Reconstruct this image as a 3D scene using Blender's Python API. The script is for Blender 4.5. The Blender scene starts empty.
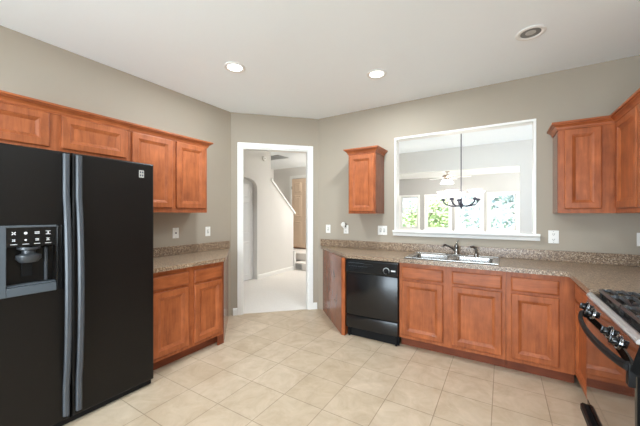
import bpy, bmesh, math, random
from mathutils import Vector, Matrix
random.seed(7)
R90 = math.pi / 2
sc = bpy.context.scene
COL = sc.collection

# ------------------------------------------------------------------ camera
cam_d = bpy.data.cameras.new('camera')
cam = bpy.data.objects.new('camera', cam_d)
COL.objects.link(cam)
cam.location = (0, 0, 1.362)
cam.rotation_euler = (R90, 0, math.radians(31.632))
cam_d.sensor_width = 36
cam_d.lens = 36 * 295.9 / 640
cam_d.shift_y = 1.787 / 640
cam_d.clip_start = 0.02
sc.camera = cam

# ------------------------------------------------------------------ world, sun, added daylight and fill, exposure
sc.view_settings.view_transform = 'Standard'
sc.view_settings.look = 'None'
sc.view_settings.gamma = 1.0
sc.view_settings.use_curve_mapping = False
sc.view_settings.exposure = 0.48
sc.cycles.use_denoising = True
sc.cycles.max_bounces = 10
sc.cycles.diffuse_bounces = 7
sc.cycles.sample_clamp_indirect = 6
sc.cycles.caustics_reflective = False
sc.cycles.caustics_refractive = False

world = bpy.data.worlds.new('sky')
sc.world = world
world.use_nodes = True
wn = world.node_tree.nodes
wl = world.node_tree.links
wn.clear()
w_out = wn.new('ShaderNodeOutputWorld')
w_bg = wn.new('ShaderNodeBackground')
w_tc = wn.new('ShaderNodeTexCoord')
w_sep = wn.new('ShaderNodeSeparateXYZ')
w_cr = wn.new('ShaderNodeValToRGB')
w_cr.color_ramp.elements[0].position = 0.0
w_cr.color_ramp.elements[0].color = (0.80, 0.88, 0.98, 1)
w_cr.color_ramp.elements[1].position = 0.35
w_cr.color_ramp.elements[1].color = (0.38, 0.58, 0.95, 1)
wl.new(w_tc.outputs['Generated'], w_sep.inputs[0])
wl.new(w_sep.outputs['Z'], w_cr.inputs['Fac'])
wl.new(w_cr.outputs['Color'], w_bg.inputs['Color'])
w_bg.inputs['Strength'].default_value = 2.2
wl.new(w_bg.outputs[0], w_out.inputs['Surface'])

sun_d = bpy.data.lights.new('sun', 'SUN')
sun_d.energy = 11.0
sun_d.angle = 0.02
sun_d.color = (1.0, 0.96, 0.9)
sun = bpy.data.objects.new('sun', sun_d)
COL.objects.link(sun)
sun.rotation_euler = (math.radians(38), math.radians(-18), 0)


def area(name, loc, rot, sx, sy, power, color=(1, 1, 1), spread=math.pi):
    d = bpy.data.lights.new(name, 'AREA')
    d.shape = 'RECTANGLE'
    d.size, d.size_y = sx, sy
    d.energy = power
    d.color = color
    d.spread = spread
    o = bpy.data.objects.new(name, d)
    COL.objects.link(o)
    o.location = loc
    o.rotation_euler = rot
    return o


# added daylight lamps outside unseen, guessed openings, then fill for the hall
area('added_daylight_rear', (-.6, -3.25, 1.15), (R90, 0, 0), 2.6, 2.1, 180, (0.78, 0.90, 1.0))
area('added_daylight_right', (1.35, -1.4, 1.5), (0, R90, 0), 1.2, 1.8, 40, (0.82, 0.92, 1.0))
area('added_daylight_dining', (2.75, 5.2, 1.5), (0, R90, 0), 1.1, 0.9, 6, (1.0, 0.97, 0.93))
area('added_daylight_sunroom', (2.75, 7.9, 1.3), (0, R90, 0), 1.8, 1.8, 85, (0.94, 0.97, 1.0))
area('fill_hall', (-2.9, 6.45, 2.70), (0, 0, 0), 0.9, 0.5, 23, (1.0, 0.97, 0.94))  # added fill lamp below the hall ceiling, no window there

area('fill_landing', (-3.45, 6.72, 2.45), (0, math.radians(60), 0), 0.4, 0.3, 14, (1.0, 0.96, 0.90))  # fill lamp added to brighten the landing, hidden by the wall

# ------------------------------------------------------------------ materials


def new_mat(name):
    m = bpy.data.materials.new(name)
    m.use_nodes = True
    nt = m.node_tree
    b = nt.nodes['Principled BSDF']
    return m, nt, b


def lin(c):
    return tuple(((x / 255) / 12.92 if x / 255 <= 0.04045 else ((x / 255 + 0.055) / 1.055) ** 2.4) for x in c) + (1,)


def paint(name, c, rough=0.5, metal=0.0, noise=0.0, nscale=8.0, bump=0.0, bscale=200.0, spec=0.5, coat=0.0):
    """plain colour with a little procedural variation and grain"""
    m, nt, b = new_mat(name)
    b.inputs['Roughness'].default_value = rough
    b.inputs['Metallic'].default_value = metal
    b.inputs['Specular IOR Level'].default_value = spec
    if coat:
        b.inputs['Coat Weight'].default_value = coat
        b.inputs['Coat Roughness'].default_value = 0.08
    col = lin(c)
    tc = nt.nodes.new('ShaderNodeTexCoord')
    n = nt.nodes.new('ShaderNodeTexNoise')
    n.inputs['Scale'].default_value = nscale
    n.inputs['Detail'].default_value = 4
    nt.links.new(tc.outputs['Object'], n.inputs['Vector'])
    mx = nt.nodes.new('ShaderNodeMix')
    mx.data_type = 'RGBA'
    mx.inputs['A'].default_value = tuple(x * (1 - noise) for x in col[:3]) + (1,)
    mx.inputs['B'].default_value = tuple(min(1, x * (1 + noise)) for x in col[:3]) + (1,)
    nt.links.new(n.outputs['Fac'], mx.inputs['Factor'])
    nt.links.new(mx.outputs['Result'], b.inputs['Base Color'])
    if bump:
        n2 = nt.nodes.new('ShaderNodeTexNoise')
        n2.inputs['Scale'].default_value = bscale
        nt.links.new(tc.outputs['Object'], n2.inputs['Vector'])
        bp = nt.nodes.new('ShaderNodeBump')
        bp.inputs['Strength'].default_value = bump
        bp.inputs['Distance'].default_value = 0.002
        nt.links.new(n2.outputs['Fac'], bp.inputs['Height'])
        nt.links.new(bp.outputs['Normal'], b.inputs['Normal'])
    return m


def wood(name, dark, light, stretch, rough=0.38):
    m, nt, b = new_mat(name)
    N, L = nt.nodes, nt.links
    tc = N.new('ShaderNodeTexCoord')
    oi = N.new('ShaderNodeObjectInfo')
    add = N.new('ShaderNodeVectorMath')
    add.operation = 'MULTIPLY_ADD'
    comb = N.new('ShaderNodeCombineXYZ')
    for k in range(3):
        L.new(oi.outputs['Random'], comb.inputs[k])
    L.new(comb.outputs[0], add.inputs[0])
    add.inputs[1].default_value = (7, 11, 5)
    L.new(tc.outputs['Object'], add.inputs[2])
    mp = N.new('ShaderNodeMapping')
    mp.inputs['Scale'].default_value = stretch
    L.new(add.outputs[0], mp.inputs['Vector'])
    n1 = N.new('ShaderNodeTexNoise')
    n1.inputs['Scale'].default_value = 3.0
    n1.inputs['Detail'].default_value = 7
    n1.inputs['Roughness'].default_value = 0.65
    n1.inputs['Distortion'].default_value = 0.6
    L.new(mp.outputs[0], n1.inputs['Vector'])
    n2 = N.new('ShaderNodeTexNoise')
    n2.inputs['Scale'].default_value = 7.0
    n2.inputs['Detail'].default_value = 3
    L.new(add.outputs[0], n2.inputs['Vector'])
    mx0 = N.new('ShaderNodeMath')
    mx0.operation = 'MULTIPLY_ADD'
    L.new(n2.outputs['Fac'], mx0.inputs[0])
    mx0.inputs[1].default_value = 0.45
    mm = N.new('ShaderNodeMath')
    mm.operation = 'MULTIPLY'
    mm.inputs[1].default_value = 0.55
    L.new(n1.outputs['Fac'], mm.inputs[0])
    L.new(mm.outputs[0], mx0.inputs[2])
    cr = N.new('ShaderNodeValToRGB')
    cr.color_ramp.elements[0].position = 0.33
    cr.color_ramp.elements[0].color = lin(dark)
    cr.color_ramp.elements[1].position = 0.66
    cr.color_ramp.elements[1].color = lin(light)
    L.new(mx0.outputs[0], cr.inputs['Fac'])
    L.new(cr.outputs['Color'], b.inputs['Base Color'])
    b.inputs['Roughness'].default_value = rough
    b.inputs['Coat Weight'].default_value = 0.08
    b.inputs['Specular IOR Level'].default_value = 0.3
    b.inputs['Coat Roughness'].default_value = 0.25
    bp = N.new('ShaderNodeBump')
    bp.inputs['Strength'].default_value = 0.08
    bp.inputs['Distance'].default_value = 0.002
    L.new(n1.outputs['Fac'], bp.inputs['Height'])
    L.new(bp.outputs['Normal'], b.inputs['Normal'])
    return m


def granite(name):
    m, nt, b = new_mat(name)
    N, L = nt.nodes, nt.links
    tc = N.new('ShaderNodeTexCoord')
    v = N.new('ShaderNodeTexVoronoi')
    v.inputs['Scale'].default_value = 150
    L.new(tc.outputs['Object'], v.inputs['Vector'])
    n = N.new('ShaderNodeTexNoise')
    n.inputs['Scale'].default_value = 90
    n.inputs['Detail'].default_value = 6
    n.inputs['Roughness'].default_value = 0.7
    L.new(tc.outputs['Object'], n.inputs['Vector'])
    sep = N.new('ShaderNodeSeparateColor')
    L.new(v.outputs['Color'], sep.inputs[0])
    ad = N.new('ShaderNodeMath')
    ad.operation = 'MULTIPLY_ADD'
    ad.inputs[1].default_value = 0.45
    L.new(sep.outputs[0], ad.inputs[0])
    mu = N.new('ShaderNodeMath')
    mu.operation = 'MULTIPLY'
    mu.inputs[1].default_value = 0.55
    L.new(n.outputs['Fac'], mu.inputs[0])
    L.new(mu.outputs[0], ad.inputs[2])
    cr = N.new('ShaderNodeValToRGB')
    els = cr.color_ramp.elements
    els[0].position, els[0].color = 0.22, lin((66, 54, 45))
    els[1].position, els[1].color = 0.82, lin((222, 206, 184))
    e = els.new(0.42); e.color = lin((126, 103, 82))
    e = els.new(0.62); e.color = lin((160, 135, 110))
    L.new(ad.outputs[0], cr.inputs['Fac'])
    L.new(cr.outputs['Color'], b.inputs['Base Color'])
    b.inputs['Roughness'].default_value = 0.28
    return m


def tile(name):
    m, nt, b = new_mat(name)
    N, L = nt.nodes, nt.links
    g = N.new('ShaderNodeNewGeometry')
    mp = N.new('ShaderNodeMapping')
    mp.vector_type = 'POINT'
    mp.inputs['Location'].default_value = (2.083 + 0.337 * 20, -1.090 + 0.340 * 20, 0)
    L.new(g.outputs['Position'], mp.inputs['Vector'])
    br = N.new('ShaderNodeTexBrick')
    br.offset = 0.0
    br.squash = 1.0
    br.inputs['Scale'].default_value = 1.0
    br.inputs['Brick Width'].default_value = 0.337
    br.inputs['Row Height'].default_value = 0.340
    br.inputs['Mortar Size'].default_value = 0.0032
    br.inputs['Mortar Smooth'].default_value = 0.3
    br.inputs['Bias'].default_value = 0.0
    br.inputs['Color1'].default_value = lin((203, 185, 162))
    br.inputs['Color2'].default_value = lin((194, 175, 150))
    br.inputs['Mortar'].default_value = lin((160, 141, 119))
    L.new(mp.outputs[0], br.inputs['Vector'])
    n = N.new('ShaderNodeTexNoise')
    n.inputs['Scale'].default_value = 6
    n.inputs['Detail'].default_value = 8
    n.inputs['Roughness'].default_value = 0.65
    n.inputs['Distortion'].default_value = 0.8
    L.new(g.outputs['Position'], n.inputs['Vector'])
    cr = N.new('ShaderNodeValToRGB')
    cr.color_ramp.elements[0].position = 0.3
    cr.color_ramp.elements[0].color = (0.80, 0.76, 0.70, 1)
    cr.color_ramp.elements[1].position = 0.7
    cr.color_ramp.elements[1].color = (1.06, 1.06, 1.06, 1)
    L.new(n.outputs['Fac'], cr.inputs['Fac'])
    mx = N.new('ShaderNodeMix')
    mx.data_type = 'RGBA'
    mx.blend_type = 'MULTIPLY'
    mx.inputs['Factor'].default_value = 1.0
    L.new(br.outputs['Color'], mx.inputs['A'])
    L.new(cr.outputs['Color'], mx.inputs['B'])
    L.new(mx.outputs['Result'], b.inputs['Base Color'])
    b.inputs['Roughness'].default_value = 0.42
    inv = N.new('ShaderNodeMath')
    inv.operation = 'SUBTRACT'
    inv.inputs[0].default_value = 1.0
    L.new(br.outputs['Fac'], inv.inputs[1])
    bp = N.new('ShaderNodeBump')
    bp.inputs['Strength'].default_value = 0.4
    bp.inputs['Distance'].default_value = 0.002
    L.new(inv.outputs[0], bp.inputs['Height'])
    L.new(bp.outputs['Normal'], b.inputs['Normal'])
    return m


def emit(name, c, s):
    m, nt, b = new_mat(name)
    b.inputs['Base Color'].default_value = (0.9, 0.9, 0.88, 1)
    b.inputs['Emission Color'].default_value = tuple(c) + (1,)
    b.inputs['Emission Strength'].default_value = s
    return m


def pane_glass(name):
    m = bpy.data.materials.new(name)
    m.use_nodes = True
    nt = m.node_tree
    nt.nodes.clear()
    out = nt.nodes.new('ShaderNodeOutputMaterial')
    mix = nt.nodes.new('ShaderNodeMixShader')
    tr = nt.nodes.new('ShaderNodeBsdfTransparent')
    tr.inputs['Color'].default_value = (0.97, 0.98, 0.98, 1)
    gl = nt.nodes.new('ShaderNodeBsdfGlossy')
    gl.inputs['Roughness'].default_value = 0.02
    fr = nt.nodes.new('ShaderNodeFresnel')
    fr.inputs['IOR'].default_value = 1.35
    nt.links.new(fr.outputs[0], mix.inputs[0])
    nt.links.new(tr.outputs[0], mix.inputs[1])
    nt.links.new(gl.outputs[0], mix.inputs[2])
    nt.links.new(mix.outputs[0], out.inputs['Surface'])
    return m


M = {}
M['wall'] = paint('taupe_wall_paint', (170, 159, 143), 0.75, noise=0.03, nscale=3, bump=0.05, bscale=250)
M['ceil'] = paint('white_ceiling_paint', (247, 252, 255), 0.9, noise=0.015, nscale=4, bump=0.08, bscale=180)
M['white'] = paint('white_trim_paint', (240, 239, 235), 0.35, noise=0.01)
M['hallwall'] = paint('pale_cream_wall_paint', (226, 223, 218), 0.8, noise=0.015, bump=0.05)
M['dinwall'] = paint('pale_grey_wall_paint', (222, 221, 217), 0.8, noise=0.015, bump=0.05)
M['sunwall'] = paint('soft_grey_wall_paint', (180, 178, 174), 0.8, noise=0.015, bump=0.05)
M['tile'] = tile('beige_floor_tile')
M['carpet'] = paint('pale_carpet', (228, 222, 215), 0.95, noise=0.16, nscale=70, bump=1.0, bscale=300)
M['woodv'] = wood('cherry_stained_maple', (130, 68, 37), (184, 104, 60), (11, 11, 1.3))
M['woodh'] = wood('cherry_stained_maple_flat_grain', (130, 68, 37), (184, 104, 60), (1.3, 11, 11))
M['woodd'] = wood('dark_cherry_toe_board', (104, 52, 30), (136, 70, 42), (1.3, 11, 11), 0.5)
M['woodside'] = wood('smooth_cherry_side_laminate', (112, 66, 48), (140, 86, 64), (9, 9, 1.2), 0.16)
M['granite'] = granite('speckled_brown_laminate')
M['fridge'] = paint('textured_black_enamel', (19, 16, 14), 0.36, noise=0.12, nscale=25, bump=0.25, bscale=420, spec=0.28)
M['handle'] = paint('slate_grey_plastic', (70, 74, 79), 0.32, noise=0.05)
M['bezel'] = paint('grey_blue_plastic', (82, 89, 95), 0.3, noise=0.05)
M['chute'] = paint('dark_grey_plastic', (58, 61, 64), 0.28, noise=0.05)
M['black'] = paint('gloss_black_plastic', (16, 16, 17), 0.18, noise=0.1)
M['blackm'] = paint('matt_black_plastic', (20, 20, 21), 0.5, noise=0.1, spec=0.2)
M['ovenglass'] = paint('black_oven_glass', (12, 9, 8), 0.03, noise=0.02, spec=0.9, coat=1.0)
M['dwpanel'] = paint('black_dishwasher_enamel', (22, 21, 21), 0.22, noise=0.1, nscale=10)
M['iron'] = paint('cast_iron', (46, 46, 48), 0.28, noise=0.15, nscale=60, bump=0.1, spec=0.8)
M['steel'] = paint('brushed_steel', (205, 203, 200), 0.24, metal=1.0, noise=0.04, nscale=30)
M['stoveside'] = paint('black_side_enamel', (12, 12, 12), 0.6, noise=0.1, spec=0.08)
M['railsteel'] = paint('satin_grey_rail', (205, 205, 208), 0.3, metal=0.9, noise=0.03, nscale=20)
M['chrome'] = paint('chrome', (200, 200, 202), 0.12, metal=1.0, noise=0.02)
M['bronze'] = paint('dark_nickel', (158, 155, 152), 0.22, metal=1.0, noise=0.05)
M['ironpaint'] = paint('dark_bronze_metal', (74, 74, 86), 0.4, metal=0.6, noise=0.1)
M['plate'] = paint('white_plastic', (238, 236, 230), 0.35, noise=0.01)
M['slot'] = paint('dark_slot', (60, 58, 55), 0.6, noise=0.05)
M['icon'] = paint('white_print', (225, 225, 225), 0.5, noise=0.02)
M['sticker'] = paint('silver_badge', (190, 188, 182), 0.4, noise=0.05)
M['doorwarm'] = paint('warm_lit_beige_door', (222, 196, 170), 0.5, noise=0.02)  # beige with warm lamplight put into the colour
M['doorwhite'] = paint('white_door_paint', (228, 228, 228), 0.45, noise=0.01)
M['threshold'] = paint('brown_threshold', (120, 78, 46), 0.5, noise=0.1)
M['greyvent'] = paint('grey_vent_enamel', (190, 188, 184), 0.5, noise=0.08, nscale=60)
M['canlens'] = emit('lit_lamp_lens', (1.0, 0.97, 0.92), 6.0)
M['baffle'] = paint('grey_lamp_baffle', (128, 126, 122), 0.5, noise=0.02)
M['shade'] = emit('lit_frosted_glass', (1.0, 0.98, 0.95), 0.9)
M['blade'] = paint('white_fan_blade', (236, 234, 230), 0.4, noise=0.02)
M['fanmotor'] = paint('brushed_nickel_motor', (150, 132, 118), 0.35, metal=0.6, noise=0.05)
M['glass'] = pane_glass('window_glass')
M['grass'] = paint('lawn', (160, 174, 120), 0.9, noise=0.3, nscale=4)
M['leaf'] = paint('sunlit_leaves', (178, 192, 140), 0.7, noise=0.35, nscale=3)  # leaf colour lightened to carry the bright outdoor haze
M['leaf2'] = paint('grey_green_leaves', (190, 200, 196), 0.7, noise=0.3, nscale=3)  # paled so the hazy brightness sits in the colour
M['bark'] = paint('bark', (104, 90, 76), 0.9, noise=0.25, nscale=20)
M['siding'] = paint('white_house_siding', (226, 230, 236), 0.7, noise=0.03)
M['roofing'] = paint('grey_shingle', (150, 152, 158), 0.8, noise=0.15, nscale=20)
M['darkpane'] = paint('dark_house_window', (108, 120, 136), 0.2, noise=0.05)

# ------------------------------------------------------------------ mesh helpers


class MB:
    def __init__(self):
        self.bm = bmesh.new()

    def _faces_edges(self, verts):
        s = set(verts)
        return [e for e in self.bm.edges if e.verts[0] in s and e.verts[1] in s]

    def box(self, x0, x1, y0, y1, z0, z1, bevel=0.0, seg=2):
        x0, x1 = min(x0, x1), max(x0, x1)
        y0, y1 = min(y0, y1), max(y0, y1)
        z0, z1 = min(z0, z1), max(z0, z1)
        mat = Matrix.Translation(((x0 + x1) / 2, (y0 + y1) / 2, (z0 + z1) / 2)) @ Matrix.Diagonal((x1 - x0, y1 - y0, z1 - z0, 1))
        r = bmesh.ops.create_cube(self.bm, size=1.0, matrix=mat)
        if bevel > 0:
            es = set()
            for v in r['verts']:
                es.update(v.link_edges)
            bmesh.ops.bevel(self.bm, geom=list(es), offset=min(bevel, (x1 - x0) * .45, (y1 - y0) * .45, (z1 - z0) * .45),
                            segments=seg, profile=0.5, affect='EDGES')
        return self

    def cyl(self, c, r, h, axis='z', seg=24, r2=None, bevel=0.0):
        rot = {'z': Matrix.Identity(4), 'x': Matrix.Rotation(R90, 4, 'Y'), 'y': Matrix.Rotation(-R90, 4, 'X')}[axis]
        rr = bmesh.ops.create_cone(self.bm, cap_ends=True, segments=seg, radius1=r, radius2=r if r2 is None else r2, depth=h,
                                   matrix=Matrix.Translation(c) @ rot)
        if bevel:
            es = set()
            vs = set(rr['verts'])
            for v in rr['verts']:
                for e in v.link_edges:
                    if e.is_manifold and len(e.link_faces) == 2 and max(len(f.verts) for f in e.link_faces) > 4:
                        es.add(e)
            bmesh.ops.bevel(self.bm, geom=list(es), offset=bevel, segments=2, profile=0.5, affect='EDGES')
        return self

    def prism(self, poly, z0, z1):
        lo = [self.bm.verts.new((p[0], p[1], z0)) for p in poly]
        hi = [self.bm.verts.new((p[0], p[1], z1)) for p in poly]
        n = len(poly)
        fs = [self.bm.faces.new(lo[::-1]), self.bm.faces.new(hi)]
        for i in range(n):
            fs.append(self.bm.faces.new((lo[i], lo[(i + 1) % n], hi[(i + 1) % n], hi[i])))
        bmesh.ops.recalc_face_normals(self.bm, faces=fs)
        return self

    def loft(self, rings, cap=True, closed=True):
        """rings: list of equal-length lists of points"""
        vr = [[self.bm.verts.new(p) for p in r] for r in rings]
        n = len(rings[0])
        fs = []
        for a, b in zip(vr, vr[1:]):
            for i in range(n if closed else n - 1):
                fs.append(self.bm.faces.new((a[i], a[(i + 1) % n], b[(i + 1) % n], b[i])))
        if cap:
            fs.append(self.bm.faces.new(vr[0][::-1]))
            fs.append(self.bm.faces.new(vr[-1]))
        bmesh.ops.recalc_face_normals(self.bm, faces=fs)
        return self

    def tube(self, pts, r, seg=10, flat=1.0):
        pts = [Vector(p) for p in pts]
        rs = r if isinstance(r, (list, tuple)) else [r] * len(pts)
        rings = []
        up = None
        for i, p in enumerate(pts):
            t = (pts[min(i + 1, len(pts) - 1)] - pts[max(i - 1, 0)]).normalized()
            if up is None:
                up = Vector((0, 0, 1)) if abs(t.z) < 0.9 else Vector((1, 0, 0))
            u = t.cross(up).normalized()
            v = u.cross(t).normalized()
            up = v
            rings.append([p + u * (rs[i] * math.cos(a)) + v * (rs[i] * flat * math.sin(a))
                          for a in [2 * math.pi * k / seg for k in range(seg)]])
        return self.loft(rings)

    def lathe(self, prof, c=(0, 0, 0), seg=28, axis='z'):
        rings = []
        for r, h in prof:
            ring = []
            for k in range(seg):
                a = 2 * math.pi * k / seg
                x, y = max(r, 1e-4) * math.cos(a), max(r, 1e-4) * math.sin(a)
                p = {'z': (x, y, h), 'y': (x, h, y), 'x': (h, x, y)}[axis]
                ring.append((c[0] + p[0], c[1] + p[1], c[2] + p[2]))
            rings.append(ring)
        self.loft(rings, cap=False)
        vs = list(self.bm.verts)[-len(rings) * seg:]
        for rad, grp in ((prof[0][0], vs[:seg]), (prof[-1][0], vs[-seg:])):
            if rad <= .002:
                self.bm.faces.new(grp)
        return self

    def sweep(self, path, prof, side=1):
        """profile (out, up) swept along a plan polyline (x, y, z) with mitred corners; side=+1 puts 'out' to the left"""
        P = [Vector(p) for p in path]
        rings = []
        for i, p in enumerate(P):
            ns = []
            for a, b in ((i - 1, i), (i, i + 1)):
                if a >= 0 and b < len(P):
                    d = (P[b] - P[a]); d.z = 0; d.normalize()
                    ns.append(Vector((-d.y, d.x, 0)) * side)
            if len(ns) == 2:
                n = (ns[0] + ns[1]).normalized()
                n = n / max(0.2, n.dot(ns[0]))
            else:
                n = ns[0]
            rings.append([p + n * o + Vector((0, 0, u)) for o, u in prof])
        return self.loft(rings)

    def xform(self, mat):
        bmesh.ops.transform(self.bm, matrix=mat, verts=self.bm.verts)
        return self

    def build(self, name, mat, parent=None, smooth=False, loc=None):
        me = bpy.data.meshes.new(name)
        self.bm.to_mesh(me)
        self.bm.free()
        me.materials.append(M[mat] if isinstance(mat, str) else mat)
        if smooth:
            for p in me.polygons:
                p.use_smooth = True
            try:
                me.set_sharp_from_angle(angle=math.radians(40))
            except Exception:
                pass
        o = bpy.data.objects.new(name, me)
        COL.objects.link(o)
        if parent is not None:
            o.parent = parent
        if loc is not None:
            o.location = loc
        return o


def thing(name, label, cat, loc=(0, 0, 0), rz=0.0, group=None):
    o = bpy.data.objects.new(name, None)
    o.empty_display_size = 0.1
    COL.objects.link(o)
    o.location = loc
    o.rotation_euler = (0, 0, rz)
    o['label'] = label
    o['category'] = cat
    if group:
        o['group'] = group
    return o


def tag(o, label, cat, group=None, kind=None):
    o['label'] = label
    o['category'] = cat
    if group:
        o['group'] = group
    if kind:
        o['kind'] = kind
    return o


def struct(o):
    o['kind'] = 'structure'
    return o


def sempty(name, loc, rz=0.0):
    o = bpy.data.objects.new(name, None)
    o.empty_display_size = 0.1
    COL.objects.link(o)
    o.location = loc
    o.rotation_euler = (0, 0, rz)
    o['kind'] = 'structure'
    return o


def copy_tree(o, parent=None):
    c = o.copy()
    COL.objects.link(c)
    if parent is not None:
        c.parent = parent
    for ch in [x for x in o.children]:
        copy_tree(ch, c)
    return c


# ------------------------------------------------------------------ room shell
XL, XR, YB, H = -3.127, 1.100, 3.639, 2.749
A = Vector((XL, 2.776, 0))
B = Vector((-2.270, YB, 0))
YR = -3.0

struct(MB().prism([(XL - .15, YR - .15), (XR + .15, YR - .15), (XR + .15, YB + .12), (-2.27, YB + .12), (-2.27, YB + .02), (XL - .02, 2.79), (XL - .15, 2.79)], -0.08, 0.0)
       .build('floor', 'tile'))
struct(MB().prism([(-6.2, 2.0), (XL - .151, 2.0), (XL - .151, 2.795), (XL - .02, 2.795), (-2.275, YB + .022), (-2.275, YB + .13), (-2.2, YB + .13), (-2.2, 6.67), (-3.1, 6.67), (-3.1, 7.2), (-6.2, 7.2)], -0.08, 0.004)
       .build('floor_hall', 'carpet'))
struct(MB().box(-2.19, 2.8, YB + .125, 6.67, -0.08, 0.0).box(-3.09, 2.8, 6.671, 9.2, -0.08, 0.0).build('floor_dining', 'carpet'))
struct(MB().prism([(XL - .15, YR - .15), (XR + .15, YR - .15), (XR + .15, YB + .02), (-2.27, YB + .02), (XL - .02, 2.79), (XL - .15, 2.79)], H, H + .1)
       .build('ceiling', 'ceil'))

# left wall, plain
struct(MB().box(XL - .12, XL, YR, 2.79, 0, H).build('wall_left', 'wall'))
# angled wall with a cased opening (local x runs from A to B)
ang_len = (B - A).length
e_ang = sempty('wall_angled', A, math.radians(45.2))
s0, s1, dh = 0.147, 1.074, 2.285
MB().box(0, s0, 0, .12, 0, H).box(s1, ang_len, 0, .12, 0, H).box(s0, s1, 0, .12, dh, H).build('wall_panel', 'wall', e_ang)
# sink wall with the pass-through opening
PX0, PX1, PZ0, PZ1 = -1.135, 0.276, 1.165, 2.308
struct(MB().box(-2.29, PX0, YB, YB + .12, 0, H).box(PX1, XR + .12, YB, YB + .12, 0, H)
       .box(PX0, PX1, YB, YB + .12, 0, PZ0).box(PX0, PX1, YB, YB + .12, PZ1, H).build('wall_back', 'wall'))
struct(MB().box(XR, XR + .12, YR, -2.3, 0, H).box(XR, XR + .12, -.5, YB - .001, 0, H).box(XR, XR + .12, -2.3, -.5, 0, .9).box(XR, XR + .12, -2.3, -.5, 2.1, H)
       .build('wall_right', 'wall'))
w5 = sempty('window_5', (XR + .06, -2.3, .9))  # window out of view, added to light the left-hand cabinets
MB().box(-.03, .03, 0, .06, 0, 1.2).box(-.03, .03, 1.74, 1.8, 0, 1.2).box(-.03, .03, .06, 1.74, 0, .06).box(-.03, .03, .06, 1.74, 1.14, 1.2)\
    .box(-.02, .02, .88, .92, .06, 1.14).build('window_frame', 'white', w5)
MB().box(-.003, .003, .06, 1.74, .06, 1.14).build('pane', 'glass', w5)
# rear wall behind the viewer with a wide opening added to let daylight in
struct(MB().box(XL, -2.2, YR - .12, YR, 0, H).box(1.0, XR, YR - .12, YR, 0, H).box(-2.2, 1.0, YR - .12, YR, 2.15, H)
       .build('wall_rear', 'wall'))
# unseen glazed patio door put in that opening by guess
dr = sempty('door_added', (-.6, YR - .06, 0))
fm = MB()
for x in (-1.6, -0.03, 1.54):
    fm.box(x, x + .06, -.03, .03, 0.0, 2.15)
fm.box(-1.6, 1.6, -.03, .03, 0, .08).box(-1.6, 1.6, -.03, .03, 2.08, 2.15)
fm.build('door_frame', 'white', dr)
MB().box(-1.54, 1.54, -.004, .004, .08, 2.08).build('pane', 'glass', dr)

# door casing on the angled wall
e_trim = sempty('trim_1', A, math.radians(45.2))
MB().box(s0 - .062, s0, -.018, -.0005, 0, dh + .062, .004).box(s1, s1 + .062, -.018, -.0005, 0, dh + .062, .004)\
    .box(s0, s1, -.018, -.0005, dh, dh + .062, .004)\
    .box(s0, s0 + .016, -.002, .122, 0, dh).box(s1 - .016, s1, -.002, .122, 0, dh).box(s0 + .016, s1 - .016, -.002, .122, dh - .016, dh)\
    .build('door_casing', 'white', e_trim)
# white liner around the pass-through
struct(MB().box(PX0 - .012, PX0 + .010, YB - .006, YB + .126, PZ0 + .001, PZ1 + .012)
       .box(PX1 - .010, PX1 + .012, YB - .006, YB + .126, PZ0 + .001, PZ1 + .012)
       .box(PX0 + .010, PX1 - .010, YB - .006, YB + .126, PZ1 - .010, PZ1 + .012).build('trim_2', 'white'))
# projecting sill with an apron moulding
sill_prof = [(0.0005, -.068), (.020, -.068), (.026, -.040), (.040, -.024), (.046, -.020), (.046, 0.0), (0.0005, 0.0)]
sl = MB().sweep([(-1.160, YB, 1.172), (.318, YB, 1.172)], sill_prof, side=-1)
sl.box(PX0 - .001, PX1 + .001, YB - .004, YB + .15, 1.150, 1.172)
struct(sl.build('trim_3', 'white'))

# baseboards
bb = [(0, 0), (.014, 0), (.014, .075), (.010, .088), (.004, .095), (0, .095)]
d45 = (B - A).normalized()


def on_ang(s):
    p = A + d45 * s
    return (p.x, p.y, 0)


struct(MB().sweep([on_ang(0.03), on_ang(s0 - .063)], [(a + .001, b) for a, b in bb], side=-1)
       .sweep([on_ang(s1 + .063), on_ang(ang_len - .02)], [(a + .001, b) for a, b in bb], side=-1).build('baseboard_angled', 'white'))
struct(MB().sweep([(XL, YR, 0), (XL, 0.35, 0)], [(a + .001, b) for a, b in bb], side=-1).build('baseboard_left', 'white'))

# ------------------------------------------------------------------ hall beyond the opening
HX = -4.38      # plane of the stair wall
hall = MB()
# arched recess in the stair wall: opening y 3.55..4.60, springing at 1.86, crown 2.14
ay0, ay1 = 3.50, 4.60
hall.box(HX - .14, HX, 2.0, ay0, 0, H).box(HX - .14, HX, ay1, 5.03, 0, H)
n = 16
arch = []
for i in range(n + 1):
    a = math.pi * i / n
    ca_, sa_ = math.cos(a), math.sin(a)
    arch.append(((ay0 + ay1) / 2 - math.copysign(abs(ca_) ** .6, ca_) * (ay1 - ay0) / 2, 1.84 + abs(sa_) ** .6 * 0.28))
ring_f, ring_b = [], []
for i in range(n):
    (ya, za), (yb, zb) = arch[i], arch[i + 1]
    pts = [(ya, za), (yb, zb), (yb, H), (ya, H)]
    hall.loft([[(HX, y, z) for y, z in pts], [(HX - .14, y, z) for y, z in pts]])
hall.box(HX - .14, HX, ay0 - .001, ay0, 0, 1.84)
struct(hall.build('wall_hall', 'hallwall'))
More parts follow.
